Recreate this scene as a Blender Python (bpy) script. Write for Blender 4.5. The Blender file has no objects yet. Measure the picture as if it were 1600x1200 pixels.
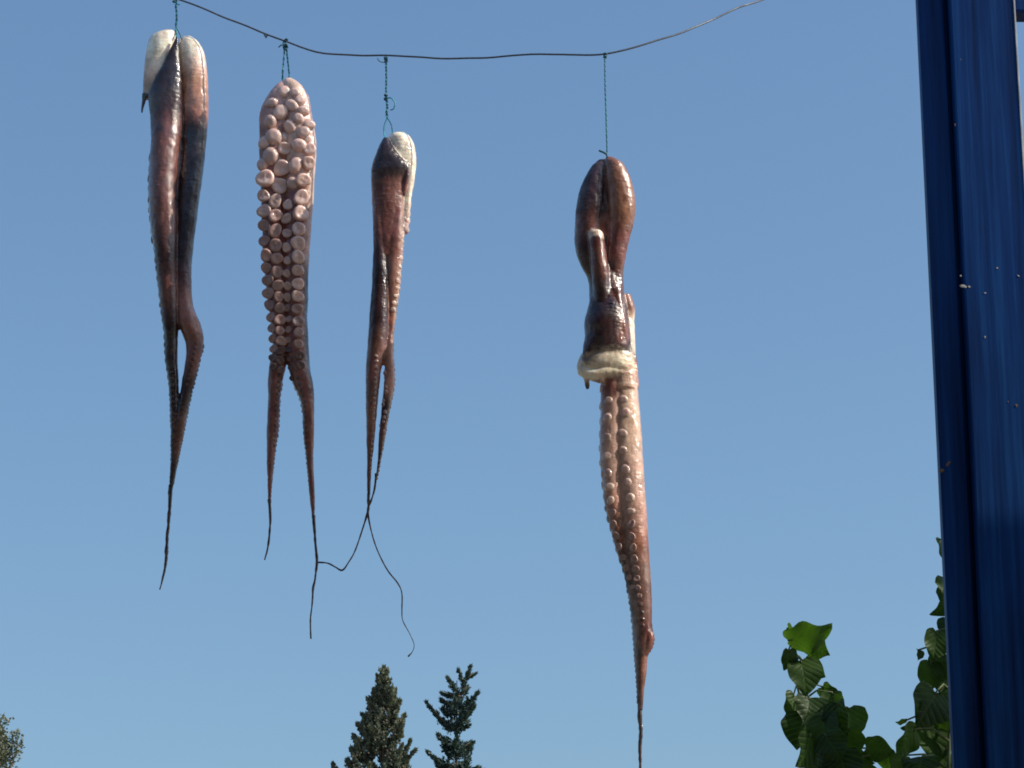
import bpy, bmesh, math, random
import numpy as np
from mathutils import Vector, Matrix, noise, kdtree
from mathutils.bvhtree import BVHTree

random.seed(7)
sc = bpy.context.scene
COL = sc.collection
R = math.radians

# ------------------------------------------------------------------ camera, sky, sun, exposure
FPX = 4800.0                       # focal length in photo pixels (1600 wide)
PITCH = R(18.0)
EYE = Vector((0.0, 0.0, 1.6))
cam = bpy.data.objects.new('camera', bpy.data.cameras.new('camera'))
COL.objects.link(cam)
cam.location = EYE
cam.rotation_euler = (R(90) + PITCH, 0, 0)
cam.data.sensor_width = 36.0
cam.data.lens = FPX / 1600 * 36.0
cam.data.clip_start = 0.05
cam.data.clip_end = 9000
cam.data.dof.use_dof = False
cam.data.dof.focus_distance = 4.4
cam.data.dof.aperture_fstop = 13
sc.camera = cam

SUN_EL, SUN_AZ = R(40), R(103)
world = bpy.data.worlds.new('World')
sc.world = world
world.use_nodes = True
wn = world.node_tree
bg = wn.nodes['Background']
sky = wn.nodes.new('ShaderNodeTexSky')
sky.sky_type = 'NISHITA'
sky.sun_disc = False
sky.sun_elevation = SUN_EL
sky.sun_rotation = SUN_AZ
sky.air_density = 1.3
sky.dust_density = 2.0
sky.ozone_density = 6.0
wb = wn.nodes.new('ShaderNodeVectorMath')
wb.operation = 'MULTIPLY'
wb.inputs[1].default_value = (1.0, 1.05, 1.035)
wn.links.new(sky.outputs[0], wb.inputs[0])
wn.links.new(wb.outputs[0], bg.inputs[0])
bg.inputs[1].default_value = 0.138

sun = bpy.data.objects.new('sun', bpy.data.lights.new('sun', 'SUN'))
COL.objects.link(sun)
sun.data.energy = 5.0
sun.data.angle = R(0.53)
sun.data.color = (1.0, 0.91, 0.77)
SUN_DIR = Vector((math.cos(SUN_EL) * math.sin(SUN_AZ), math.cos(SUN_EL) * math.cos(SUN_AZ), math.sin(SUN_EL)))
sun.rotation_euler = SUN_DIR.to_track_quat('Z', 'Y').to_euler()
sun.location = (6, -2, 8)

vs = sc.view_settings
vs.view_transform = 'Standard'
vs.look = 'None'
vs.exposure = 0.0
vs.gamma = 1.0
vs.use_curve_mapping = False
sc.render.engine = 'CYCLES'
sc.cycles.max_bounces = 8
sc.cycles.filter_width = 1.8
sc.cycles.use_denoising = True

# ------------------------------------------------------------------ helpers
CP, SP = math.cos(PITCH), math.sin(PITCH)


def at(px, py, Y):
    """the place in the scene, on the upright plane Y metres ahead, seen at photo pixel (px, py)"""
    a = (px - 800) / FPX
    b = (600 - py) / FPX
    d = Vector((a, CP - b * SP, SP + b * CP))
    return EYE + d * (Y / d.y)


def tag(o, label=None, category=None, group=None, kind=None):
    if label: o['label'] = label
    if category: o['category'] = category
    if group: o['group'] = group
    if kind: o['kind'] = kind
    return o


def empty(name, loc):
    o = bpy.data.objects.new(name, None)
    o.empty_display_size = 0.05
    COL.objects.link(o)
    o.location = loc
    return o


def link(name, mesh, mat, parent=None, loc=None):
    o = bpy.data.objects.new(name, mesh)
    COL.objects.link(o)
    if mat is not None and not mesh.materials:
        mesh.materials.append(mat)
    if parent is not None:
        o.parent = parent
    if loc is not None:
        o.location = loc
    return o


def mesh_of(name, verts, faces, smooth=True):
    me = bpy.data.meshes.new(name)
    me.from_pydata([tuple(v) for v in verts], [], faces)
    me.update()
    if smooth:
        me.polygons.foreach_set('use_smooth', [True] * len(me.polygons))
    return me


def crom(p0, p1, p2, p3, t):
    t2, t3 = t * t, t * t * t
    return 0.5 * ((2 * p1) + (-p0 + p2) * t + (2 * p0 - 5 * p1 + 4 * p2 - p3) * t2 + (-p0 + 3 * p1 - 3 * p2 + p3) * t3)


def smooth_path(rows, step):
    """rows: arrays whose first three entries are a position; resampled at about `step`"""
    a = np.array(rows, float)
    a = np.vstack([2 * a[0] - a[1], a, 2 * a[-1] - a[-2]])
    out = []
    for i in range(1, len(a) - 2):
        n = max(1, int(np.linalg.norm(a[i + 1, :3] - a[i, :3]) / step))
        for k in range(n):
            out.append(crom(a[i - 1], a[i], a[i + 1], a[i + 2], k / n))
    out.append(a[-2])
    return np.array(out)


def tube(pts, radii, seg=8):
    """closed tube through world/local points"""
    V, F = [], []
    pts = [Vector(p) for p in pts]
    n = len(pts)
    up = None
    for i, p in enumerate(pts):
        t = (pts[min(i + 1, n - 1)] - pts[max(i - 1, 0)])
        t = t.normalized() if t.length > 1e-9 else Vector((0, 0, 1))
        if up is None:
            up = t.orthogonal().normalized()
        up = (up - t * up.dot(t))
        up = up.normalized() if up.length > 1e-6 else t.orthogonal().normalized()
        side = t.cross(up)
        r = radii[i] if hasattr(radii, '__len__') else radii
        for k in range(seg):
            q = 2 * math.pi * k / seg
            V.append(p + (up * math.cos(q) + side * math.sin(q)) * r)
    for i in range(n - 1):
        for k in range(seg):
            a, b = i * seg + k, i * seg + (k + 1) % seg
            F.append((a, b, b + seg, a + seg))
    F.append(tuple(range(seg - 1, -1, -1)))
    F.append(tuple((n - 1) * seg + k for k in range(seg)))
    return V, F


def joined(parts):
    V, F = [], []
    for v, f in parts:
        o = len(V)
        V += v
        F += [tuple(i + o for i in q) for q in f]
    return V, F


def chamfer_box(x0, x1, y0, y1, z0, z1, c):
    bm = bmesh.new()
    bmesh.ops.create_cube(bm, size=1)
    for v in bm.verts:
        v.co = Vector(((x0 + x1) / 2 + v.co.x * (x1 - x0), (y0 + y1) / 2 + v.co.y * (y1 - y0), (z0 + z1) / 2 + v.co.z * (z1 - z0)))
    bmesh.ops.bevel(bm, geom=bm.edges[:], offset=c, segments=2, profile=0.6, affect='EDGES')
    me = bpy.data.meshes.new('board')
    bm.to_mesh(me)
    bm.free()
    return me


# ------------------------------------------------------------------ materials
def new_mat(name):
    m = bpy.data.materials.new(name)
    m.use_nodes = True
    nt = m.node_tree
    return m, nt, nt.nodes['Principled BSDF']


def node(nt, kind, **kw):
    n = nt.nodes.new(kind)
    for k, v in kw.items():
        setattr(n, k, v)
    return n


def noise_node(nt, scale, detail=4, vec=None, rough=0.55):
    n = node(nt, 'ShaderNodeTexNoise')
    n.inputs['Scale'].default_value = scale
    n.inputs['Detail'].default_value = detail
    n.inputs['Roughness'].default_value = rough
    if vec is not None:
        nt.links.new(vec, n.inputs['Vector'])
    return n


def ramp(nt, src, stops):
    r = node(nt, 'ShaderNodeValToRGB')
    e = r.color_ramp.elements
    while len(e) < len(stops):
        e.new(0.5)
    for i, (p, c) in enumerate(stops):
        e[i].position = p
        e[i].color = (*c, 1) if len(c) == 3 else c
    nt.links.new(src, r.inputs[0])
    return r


def maprange(nt, src, lo, hi, a=0.0, b=1.0):
    n = node(nt, 'ShaderNodeMapRange')
    n.inputs[1].default_value = a
    n.inputs[2].default_value = b
    n.inputs[3].default_value = lo
    n.inputs[4].default_value = hi
    nt.links.new(src, n.inputs[0])
    return n


def flesh_material(name, attribute=None, base=(0.5, 0.3, 0.25), bump=0.28, sss=0.4):
    m, nt, bs = new_mat(name)
    tc = node(nt, 'ShaderNodeTexCoord')
    vec = tc.outputs['Object']
    if attribute:
        src = node(nt, 'ShaderNodeAttribute', attribute_name=attribute).outputs['Color']
    else:
        info = node(nt, 'ShaderNodeObjectInfo')
        r0 = ramp(nt, info.outputs['Random'], [(0, [c * 0.8 for c in base]), (0.5, base), (1, [min(1, c * 1.18) for c in base])])
        src = r0.outputs[0]
    blot = noise_node(nt, 55, 5, vec)
    mr = maprange(nt, blot.outputs[0], 0.55, 1.45, 0.25, 0.75)
    mul = node(nt, 'ShaderNodeVectorMath', operation='SCALE')
    nt.links.new(src, mul.inputs[0])
    nt.links.new(mr.outputs[0], mul.inputs['Scale'])
    spot = node(nt, 'ShaderNodeTexVoronoi')
    spot.inputs['Scale'].default_value = 420
    nt.links.new(vec, spot.inputs['Vector'])
    sp = ramp(nt, spot.outputs['Distance'], [(0.12, (0.84, 0.77, 0.79)), (0.42, (1, 1, 1))])
    mul2 = node(nt, 'ShaderNodeVectorMath', operation='MULTIPLY')
    nt.links.new(mul.outputs[0], mul2.inputs[0])
    nt.links.new(sp.outputs[0], mul2.inputs[1])
    nt.links.new(mul2.outputs[0], bs.inputs['Base Color'])
    rn = noise_node(nt, 42, 5, vec)
    rr = maprange(nt, rn.outputs[0], 0.13, 0.46, 0.36, 0.68)
    nt.links.new(rr.outputs[0], bs.inputs['Roughness'])
    bs.inputs['Subsurface Weight'].default_value = sss
    bs.inputs['Subsurface Radius'].default_value = (1.0, 0.45, 0.3)
    bs.inputs['Subsurface Scale'].default_value = 0.008
    wet = noise_node(nt, 26, 3, vec)
    wr = maprange(nt, wet.outputs[0], 0.0, 0.95, 0.36, 0.6)
    nt.links.new(wr.outputs[0], bs.inputs['Coat Weight'])
    bs.inputs['Coat Roughness'].default_value = 0.07
    bs.inputs['Specular IOR Level'].default_value = 0.55
    mp = node(nt, 'ShaderNodeMapping')
    mp.inputs['Scale'].default_value = (1, 1, 2.3)
    nt.links.new(vec, mp.inputs[0])
    n1 = noise_node(nt, 170, 6, mp.outputs[0], 0.65)
    b1 = node(nt, 'ShaderNodeBump')
    b1.inputs['Strength'].default_value = bump
    b1.inputs['Distance'].default_value = 0.0025
    nt.links.new(n1.outputs[0], b1.inputs['Height'])
    nt.links.new(b1.outputs[0], bs.inputs['Normal'])
    nt.links.new(b1.outputs[0], bs.inputs['Coat Normal'])
    return m


M_SKIN = flesh_material('octopus_skin', 'pigment')
M_SUCK = flesh_material('sucker_flesh', None, (0.70, 0.49, 0.42), 0.2, 0.4)
M_SUCK_MID = flesh_material('brown_and_shaded_sucker_flesh', None, (0.44, 0.275, 0.24), 0.25, 0.25)
M_SUCK_DARK = flesh_material('dark_and_shaded_sucker_flesh', None, (0.13, 0.066, 0.058), 0.3, 0.15)


def paint_blue():
    m, nt, bs = new_mat('blue_paint')
    tc = node(nt, 'ShaderNodeTexCoord')
    mp = node(nt, 'ShaderNodeMapping')
    mp.inputs['Scale'].default_value = (38, 38, 1.1)
    nt.links.new(tc.outputs['Object'], mp.inputs[0])
    streak = noise_node(nt, 1.6, 6, mp.outputs[0], 0.6)
    big = noise_node(nt, 3.0, 3, tc.outputs['Object'])
    col = ramp(nt, streak.outputs[0], [(0.3, (0.001, 0.014, 0.065)), (0.5, (0.002, 0.034, 0.145)), (0.7, (0.007, 0.07, 0.23))])
    mixb = node(nt, 'ShaderNodeMix', data_type='RGBA', blend_type='MULTIPLY')
    mixb.inputs[0].default_value = 0.6
    rb = ramp(nt, big.outputs[0], [(0.3, (0.6, 0.6, 0.62)), (0.7, (1.1, 1.1, 1.1))])
    nt.links.new(col.outputs[0], mixb.inputs[6])
    nt.links.new(rb.outputs[0], mixb.inputs[7])
    chip = noise_node(nt, 34, 2, tc.outputs['Object'], 0.5)
    cm = ramp(nt, chip.outputs[0], [(0.765, (0, 0, 0)), (0.785, (1, 1, 1))])
    mixc = node(nt, 'ShaderNodeMix', data_type='RGBA')
    nt.links.new(cm.outputs[0], mixc.inputs[0])
    nt.links.new(mixb.outputs[2], mixc.inputs[6])
    mixc.inputs[7].default_value = (0.32, 0.30, 0.27, 1)
    nt.links.new(mixc.outputs[2], bs.inputs['Base Color'])
    rr = maprange(nt, streak.outputs[0], 0.35, 0.6)
    nt.links.new(rr.outputs[0], bs.inputs['Roughness'])
    bs.inputs['Specular IOR Level'].default_value = 0.12
    b = node(nt, 'ShaderNodeBump')
    b.inputs['Strength'].default_value = 0.35
    b.inputs['Distance'].default_value = 0.002
    nt.links.new(streak.outputs[0], b.inputs['Height'])
    nt.links.new(b.outputs[0], bs.inputs['Normal'])
    return m


def simple(name, color, rough=0.6, metallic=0.0, nscale=60, var=0.35):
    m, nt, bs = new_mat(name)
    tc = node(nt, 'ShaderNodeTexCoord')
    n = noise_node(nt, nscale, 4, tc.outputs['Object'])
    r = ramp(nt, n.outputs[0], [(0.3, [c * (1 - var) for c in color]), (0.7, [min(1, c * (1 + var)) for c in color])])
    nt.links.new(r.outputs[0], bs.inputs['Base Color'])
    bs.inputs['Roughness'].default_value = rough
    bs.inputs['Metallic'].default_value = metallic
    return m


def leaf_material(name, c0, c1, transl, veins=False):
    m, nt, bs = new_mat(name)
    info = node(nt, 'ShaderNodeObjectInfo')
    tc = node(nt, 'ShaderNodeTexCoord')
    n = noise_node(nt, 30 if not veins else 3, 3, tc.outputs['Object'])
    add = node(nt, 'ShaderNodeMath', operation='ADD')
    nt.links.new(n.outputs[0], add.inputs[0])
    mr = maprange(nt, info.outputs['Random'], -0.3, 0.3)
    nt.links.new(mr.outputs[0], add.inputs[1])
    r = ramp(nt, add.outputs[0], [(0.15, c0), (0.85, c1)])
    col = r.outputs[0]
    if veins:
        sx = node(nt, 'ShaderNodeSeparateXYZ')
        nt.links.new(tc.outputs['Object'], sx.inputs[0])
        ab = node(nt, 'ShaderNodeMath', operation='ABSOLUTE')
        nt.links.new(sx.outputs[0], ab.inputs[0])
        sl = node(nt, 'ShaderNodeMath', operation='MULTIPLY_ADD')
        nt.links.new(ab.outputs[0], sl.inputs[0])
        sl.inputs[1].default_value = -0.75
        nt.links.new(sx.outputs[1], sl.inputs[2])
        fr = node(nt, 'ShaderNodeMath', operation='PINGPONG')
        nt.links.new(sl.outputs[0], fr.inputs[0])
        fr.inputs[1].default_value = 0.085
        mn = node(nt, 'ShaderNodeMath', operation='MINIMUM')
        nt.links.new(ab.outputs[0], mn.inputs[0])
        nt.links.new(fr.outputs[0], mn.inputs[1])
        vr = maprange(nt, mn.outputs[0], 1.0, 0.0, 0.004, 0.022)
        mx = node(nt, 'ShaderNodeMix', data_type='RGBA')
        nt.links.new(vr.outputs[0], mx.inputs[0])
        nt.links.new(col, mx.inputs[6])
        mx.inputs[7].default_value = (c1[0] * 1.1, c1[1] * 1.0, c1[2] * 1.2, 1)
        col = mx.outputs[2]
        bp = node(nt, 'ShaderNodeBump')
        bp.inputs['Strength'].default_value = 0.2
        bp.inputs['Distance'].default_value = 0.004
        inv = maprange(nt, mn.outputs[0], 0.0, 1.0, 0.0, 0.06)
        nt.links.new(inv.outputs[0], bp.inputs['Height'])
        nt.links.new(bp.outputs[0], bs.inputs['Normal'])
    nt.links.new(col, bs.inputs['Base Color'])
    bs.inputs['Roughness'].default_value = 0.5
    bs.inputs['Specular IOR Level'].default_value = 0.3
    tr = node(nt, 'ShaderNodeBsdfTranslucent')
    g = node(nt, 'ShaderNodeVectorMath', operation='MULTIPLY')
    g.inputs[1].default_value = (1.5, 1.7, 0.5)
    nt.links.new(col, g.inputs[0])
    nt.links.new(g.outputs[0], tr.inputs[0])
    mx = node(nt, 'ShaderNodeMixShader')
    mx.inputs[0].default_value = transl
    out = nt.nodes['Material Output']
    nt.links.new(bs.outputs[0], mx.inputs[1])
    nt.links.new(tr.outputs[0], mx.inputs[2])
    nt.links.new(mx.outputs[0], out.inputs[0])
    return m


M_BLUE = paint_blue()
M_WIRE = simple('weathered_wire', (0.09, 0.10, 0.12), 0.45, 0.4, 300)
M_STRING = simple('cyan_twine', (0.03, 0.33, 0.38), 0.5, 0.0, 900, 0.7)
M_STRING_DARK = simple('dark_twine', (0.012, 0.09, 0.125), 0.6, 0.0, 900, 0.5)
M_LEAF = leaf_material('vine_leaf', (0.013, 0.032, 0.008), (0.045, 0.098, 0.015), 0.42, True)
M_STEM = simple('vine_stem', (0.07, 0.10, 0.03), 0.6)
M_CYP = leaf_material('cypress_foliage', (0.055, 0.075, 0.055), (0.145, 0.16, 0.105), 0.1)
M_CONE = simple('cypress_cone', (0.12, 0.095, 0.065), 0.7, 0, 8)
M_CONIF = leaf_material('conifer_foliage', (0.035, 0.065, 0.055), (0.10, 0.14, 0.10), 0.1)
M_OLIVE = leaf_material('grey_foliage', (0.12, 0.14, 0.11), (0.24, 0.26, 0.19), 0.1)
M_BARK = simple('bark', (0.13, 0.09, 0.06), 0.9, 0, 6)


def ground_material():
    m, nt, bs = new_mat('dry_ground')
    tc = node(nt, 'ShaderNodeTexCoord')
    a = noise_node(nt, 0.15, 8, tc.outputs['Object'])
    b = noise_node(nt, 9, 6, tc.outputs['Object'])
    r = ramp(nt, a.outputs[0], [(0.35, (0.13, 0.11, 0.085)), (0.6, (0.19, 0.165, 0.13)), (0.75, (0.09, 0.095, 0.05))])
    mx = node(nt, 'ShaderNodeMix', data_type='RGBA', blend_type='OVERLAY')
    mx.inputs[0].default_value = 0.5
    nt.links.new(r.outputs[0], mx.inputs[6])
    nt.links.new(b.outputs[0], mx.inputs[7])
    nt.links.new(mx.outputs[2], bs.inputs['Base Color'])
    bs.inputs['Roughness'].default_value = 0.95
    bp = node(nt, 'ShaderNodeBump')
    bp.inputs['Strength'].default_value = 0.6
    nt.links.new(b.outputs[0], bp.inputs['Height'])
    nt.links.new(bp.outputs[0], bs.inputs['Normal'])
    return m


# ------------------------------------------------------------------ ground
S = 4000
gv, gf = [], []
ticks = [-S, -600, -120, -40, -15, -5, 0, 5, 15, 40, 120, 600, S]
for y in ticks:
    for x in ticks:
        gv.append((x, y, 0.0))
n = len(ticks)
for j in range(n - 1):
    for i in range(n - 1):
        gf.append((j * n + i, j * n + i + 1, (j + 1) * n + i + 1, (j + 1) * n + i))
tag(link('ground', mesh_of('ground', gv, gf, False), ground_material()), kind='structure')

# ------------------------------------------------------------------ blue post on the right
YP = 4.62
K = YP / (CP * FPX)                 # metres for one photo pixel at the post (about)


def px_x(px, py, Y):
    return at(px, py, Y).x


ztop = at(1500, -260, YP).z
post = empty('blue_post', (px_x(1540, 600, YP), YP, 0))
ox, oy = post.location.x, post.location.y
xL0, xL1 = px_x(1455.5, 600, YP + 0.02) - ox, px_x(1497, 600, YP + 0.02) - ox
xM0 = px_x(1507, 600, YP) - ox
xM1 = px_x(1612, 600, YP) - ox
link('post_board', chamfer_box(xM0, xM1, 0.0, 0.10, 0, ztop, 0.0035), M_BLUE, post)
link('side_strip', chamfer_box(xL0, xL1, 0.022, 0.05, 0, ztop - 0.004, 0.003), M_BLUE, post)
link('groove_web', chamfer_box(xL1 - 0.004, xM0 + 0.004, 0.042, 0.075, 0, ztop - 0.008, 0.002), M_BLUE, post)
zb = at(1590, 18, YP + 0.104).z
link('cross_beam', chamfer_box(px_x(1497, 0, YP) - ox, xM1 + 1.6, 0.104, 0.15, zb, zb + 0.12, 0.004), M_BLUE, post)
link('pale_edge', chamfer_box(xM1 - 0.0012, xM1 + 0.0016, -0.0012, 0.006, 0.3, ztop - 0.02, 0.0006), simple('pale_edge_strip', (0.42, 0.41, 0.39), 0.5, 0.0, 25, 0.4), post)  # thin pale strip along the right front corner
M_CHIP = simple('chipped_primer', (0.36, 0.33, 0.29), 0.8, 0, 200)
M_RUST = simple('rust_scrape', (0.12, 0.07, 0.045), 0.8, 0, 200)


def chip(px, py, w, h, ang, yy, mat, seed):
    rnd = random.Random(seed)
    c = at(px, py, YP + yy) - Vector((ox + 0.0153, oy, 0)) + Vector((0.00262 * (at(px, py, YP).z - 0.0), 0, 0))
    V = [Vector((0, -0.0012, 0))]
    for k in range(9):
        q = 2 * math.pi * k / 9
        x, z = math.cos(q) * w * K / 2 * rnd.uniform(.5, 1.1), math.sin(q) * h * K / 2 * rnd.uniform(.5, 1.1)
        V.append(Vector((x * math.cos(ang) - z * math.sin(ang), -0.0004, x * math.sin(ang) + z * math.cos(ang))))
    F = [(0, 1 + k, 1 + (k + 1) % 9) for k in range(9)]
    link('paint_chip', mesh_of('chip', V, F), mat, post, c)


for i, (x, y, w, h, a_) in enumerate([(1505, 447, 12, 7, -.2), (1501, 431, 4, 4, 0), (1514, 448, 5, 4, 0), (1558, 419, 4, 4, 0), (1591, 431, 3, 5, .6), (1539, 527, 3, 5, 0), (1539, 458, 5, 3, 0), (1492, 195, 3, 7, 0), (1575, 628, 4, 3, 0), (1588, 634, 6, 8, .4)]):
    chip(x, y, w, h, a_, 0.0, M_CHIP if i < 7 else M_RUST, i)
chip(1471, 735, 11, 8, .5, 0.022, M_RUST, 40)
chip(1482, 724, 13, 6, .8, 0.022, M_RUST, 41)
# hook for the wire
hook_p = at(1448, -92, YP + 0.03)
hv, hf = tube([Vector((xL0 + 0.01, 0.05, hook_p.z)), Vector((xL0 - 0.012, 0.05, hook_p.z)), Vector((xL0 - 0.02, 0.05, hook_p.z + 0.008)), Vector((xL0 - 0.014, 0.05, hook_p.z + 0.018))], 0.0028, 8)
link('wire_hook', mesh_of('hook', hv, hf), M_WIRE, post)
post.rotation_euler.y = -R(0.15)
post.location.x += 0.0153
for i in range(18):
    yy = 0.05 + i * 0.17
    link('added_shade_slat', chamfer_box(0.42 + 0.02 * (i % 3), 3.4, yy, yy + 0.135, 3.28, 3.30, 0.003), M_BLUE, post)  # unseen slats added to shade the vine leaves
for i in range(26):
    yy = -0.95 - i * 0.27
    link('added_shade_board', chamfer_box(-5.2, 3.2, yy - 0.255, yy, 3.44 + 0.006 * (i % 2), 3.465 + 0.006 * (i % 2), 0.003), M_BLUE, post)  # unseen boards added overhead to hold back sky light
for i in range(3):
    link('added_shade_board', chamfer_box(0.93, 1.95, -0.40 - i * 0.175, -0.235 - i * 0.175, 3.74, 3.76, 0.003), M_BLUE, post)  # unseen boards added to throw shade on the lower post
link('added_shade_rail', chamfer_box(1.1, 1.16, 0.12, 2.95, 3.2, 3.279, 0.003), M_BLUE, post)  # unseen rail under the added shading slats
tag(post, 'tall blue painted post at the right edge, with a recessed side strip', 'post')

# ------------------------------------------------------------------ the wire


def YW(px):
    """the wire runs a little towards us from left to right"""
    return 4.15 - (px - 605) * 0.00021


wire_px = [(-420, -250, 0.05), (-200, -168, 0.04), (60, -78, 0.02), (200, -28, 0), (285, 1, 0), (340, 23, 0), (378, 38, 0), (412, 52, 0), (445, 64, 0), (475, 75, 0), (505, 83, 0),
           (555, 86, 0), (602, 87, 0), (650, 89, 0), (690, 91.5, 0), (760, 90, 0), (830, 85, 0), (870, 85, 0), (900, 86, 0), (945, 84, 0),
           (1000, 71, 0.02), (1075, 47, 0.05), (1115, 30, 0.08), (1150, 13, 0.1), (1190, 0, 0.14), (1300, -38, 0.34), (1446, -90, 0.60)]
wp = [at(x, y, YW(min(x, 1000)) + d) for x, y, d in wire_px]
wire = empty('steel_wire', wp[4])
base = wire.location
pth = smooth_path([(*(p - base),) for p in wp], 0.008)
pth = [Vector(p) + Vector((0, 0, 1)) * 0.0011 * noise.noise(Vector(p) * 23) for p in pth]
link('wire_run', mesh_of('wire', *tube(pth, 0.0014, 7)), M_WIRE, wire)
bpos = at(415, 54, YW(415)) - base
link('wire_end', mesh_of('wire_end', *tube([bpos + Vector((-.002, 0, .001)), bpos + Vector((0, 0, -0.003)), bpos + Vector((.0005, -.001, -0.006)), bpos + Vector((.003, 0, -0.001))], [0.0014, 0.0016, 0.0011, 0.0008], 6)), M_WIRE, wire)
tag(wire, 'thin dark sagging wire from which the octopuses hang', 'wire')

# ------------------------------------------------------------------ octopuses
# pigments; some also carry painted shade
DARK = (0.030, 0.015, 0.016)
PURP = (0.060, 0.025, 0.025)
BROWN = (0.18, 0.073, 0.056)
RUST = (0.31, 0.125, 0.08)
PINK = (0.47, 0.25, 0.195)
PALE = (0.70, 0.49, 0.38)
WHITE = (0.92, 0.79, 0.61)
RED = (0.22, 0.082, 0.068)


class Body:
    """lobes swept through photo-measured sections, fused into one continuous skin"""

    def __init__(self, hang, Y):
        self.Y = Y
        self.s = Y / (CP * FPX)          # metres per photo pixel here
        self.origin = at(*hang, Y)
        self.V, self.F, self.C = [], [], []
        self.tips = []

    def local(self, px, py, dep=0.0):
        return at(px, py, self.Y + dep * self.s) - self.origin

    def lobe(self, rows, under=None, seg=44, ystart=None):
        """rows: (y, x_left, x_right, depth_px, thickness_ratio, colour); under: (angle, colour, spread)"""
        rr = []
        for (y, a, b, dep, th, c) in rows:
            p = self.local((a + b) / 2, y, dep)
            rr.append((p.x, p.y, p.z, (b - a) / 2 * self.s, max((b - a) / 2 * th, 0.5) * self.s, *c))
        if under:
            under = (*under, self.local(800, ystart).z if ystart else 9.0)
        self._sweep(np.array(rr), under, seg)

    def path(self, rows, seg=28):
        """rows: (px, py, depth_px, radius_px, colour) for pieces that do not hang straight"""
        rr = []
        for (x, y, dep, r, c) in rows:
            p = self.local(x, y, dep)
            rr.append((p.x, p.y, p.z, r * self.s, r * self.s, *c))
        self._sweep(np.array(rr), None, seg, True)

    def _sweep(self, a, under, seg, free=False):
        a = smooth_path(a, 2.5 * self.s)
        a[:, 3:5] = np.maximum(a[:, 3:5], 0.3 * self.s)
        a[:, 5:] = np.clip(a[:, 5:], 0.0, 1.0)
        o = len(self.V)
        n = len(a)
        upv = Vector((0, -1, 0))
        for i in range(n):
            t = Vector(a[min(i + 1, n - 1), :3] - a[max(i - 1, 0), :3])
            t = t.normalized() if t.length > 1e-9 else Vector((0, 0, -1))
            if free:
                f = (upv - t * upv.dot(t)).normalized()
                sd = f.cross(t)
            else:
                # keep sections level-ish: side stays to the right of the photo
                sd = Vector((1, 0, 0))
                f = Vector((0, -1, 0))
            c = Vector(a[i, :3])
            col = a[i, 5:8]
            for k in range(seg):
                q = 2 * math.pi * k / seg          # 0 = right, 90 = to the camera
                self.V.append(c + sd * (math.cos(q) * a[i, 3]) + f * (math.sin(q) * a[i, 4]))
                if under:
                    ang, uc, spread, zs = under
                    w = math.cos(q - R(ang))
                    w = min(1, max(0, (w - math.cos(R(spread))) / 0.45))
                    w *= min(1, max(0, (zs - c.z) / (70 * self.s)))
                    self.C.append(tuple(col[j] * (1 - w) + uc[j] * w for j in range(3)))
                else:
                    self.C.append(tuple(col))
        for i in range(n - 1):
            for k in range(seg):
                p, r = o + i * seg + k, o + i * seg + (k + 1) % seg
                self.F.append((p, r, r + seg, p + seg))
        self.F.append(tuple(o + k for k in range(seg - 1, -1, -1)))
        self.F.append(tuple(o + (n - 1) * seg + k for k in range(seg)))

    def pads(self, rows, col, sink=0.45, grow=1.0):
        """swellings of the flesh under each sucker: (px, py, r)"""
        bvh = BVHTree.FromPolygons(self.V, self.F)
        org = EYE - self.origin
        for x, y, r in rows:
            d = (self.local(x, y) - org).normalized()
            h, nm, _, _ = bvh.ray_cast(org, d)
            if h is None:
                continue
            if nm.dot(d) > 0:
                nm = -nm
            c = h - nm * r * self.s * sink
            o = len(self.V)
            R_ = r * self.s * grow
            for j in range(1, 8):
                for k in range(12):
                    t, q = math.pi * j / 8, 2 * math.pi * k / 12
                    self.V.append(c + Vector((math.sin(t) * math.cos(q), math.sin(t) * math.sin(q), math.cos(t))) * R_)
                    self.C.append(col)
            for j in range(6):
                for k in range(12):
                    a_, b_ = o + j * 12 + k, o + j * 12 + (k + 1) % 12
                    self.F.append((a_, a_ + 12, b_ + 12, b_))
            self.F.append(tuple(o + k for k in range(12)))
            self.F.append(tuple(o + 72 + k for k in range(11, -1, -1)))

    def tip(self, rows, wob=0.0):
        """thin ends, kept as a swept thread: (px, py, depth_px, radius_px)"""
        a = np.array([(*self.local(x, y, d), r * self.s) for x, y, d, r in rows])
        a = smooth_path(a, 3.0 * self.s)
        pts = [Vector(q[:3]) + noise.noise_vector(Vector(q[:3]) * 60) * wob * self.s for q in a]
        rad = [max(q[3], 0.5 * self.s) * (1 + 0.35 * noise.noise(Vector(q[:3]) * 160)) for q in a]
        self.tips.append(tube(pts, rad, 7))

    def build(self, name, parent, vox=1.5, lump=1.1, fine=0.45, tipcol=(0.055, 0.027, 0.026)):
        src = mesh_of('src', self.V, self.F)
        tmp = bpy.data.objects.new('tmp', src)
        COL.objects.link(tmp)
        md = tmp.modifiers.new('r', 'REMESH')
        md.mode = 'VOXEL'
        md.voxel_size = vox * self.s
        ms = tmp.modifiers.new('s', 'SMOOTH')
        ms.iterations = 3
        ms.factor = 0.5
        dg = bpy.context.evaluated_depsgraph_get()
        me = bpy.data.meshes.new_from_object(tmp.evaluated_get(dg))
        bpy.data.objects.remove(tmp)
        kd = kdtree.KDTree(len(self.V))
        for i, v in enumerate(self.V):
            kd.insert(v, i)
        kd.balance()
        s = self.s
        cols = []
        off = Vector((self.Y * 13, 3.1, 0))
        nv = len(me.vertices)
        cos = np.empty(nv * 3)
        nrs = np.empty(nv * 3)
        me.vertices.foreach_get('co', cos)
        me.vertex_normals.foreach_get('vector', nrs)
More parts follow.
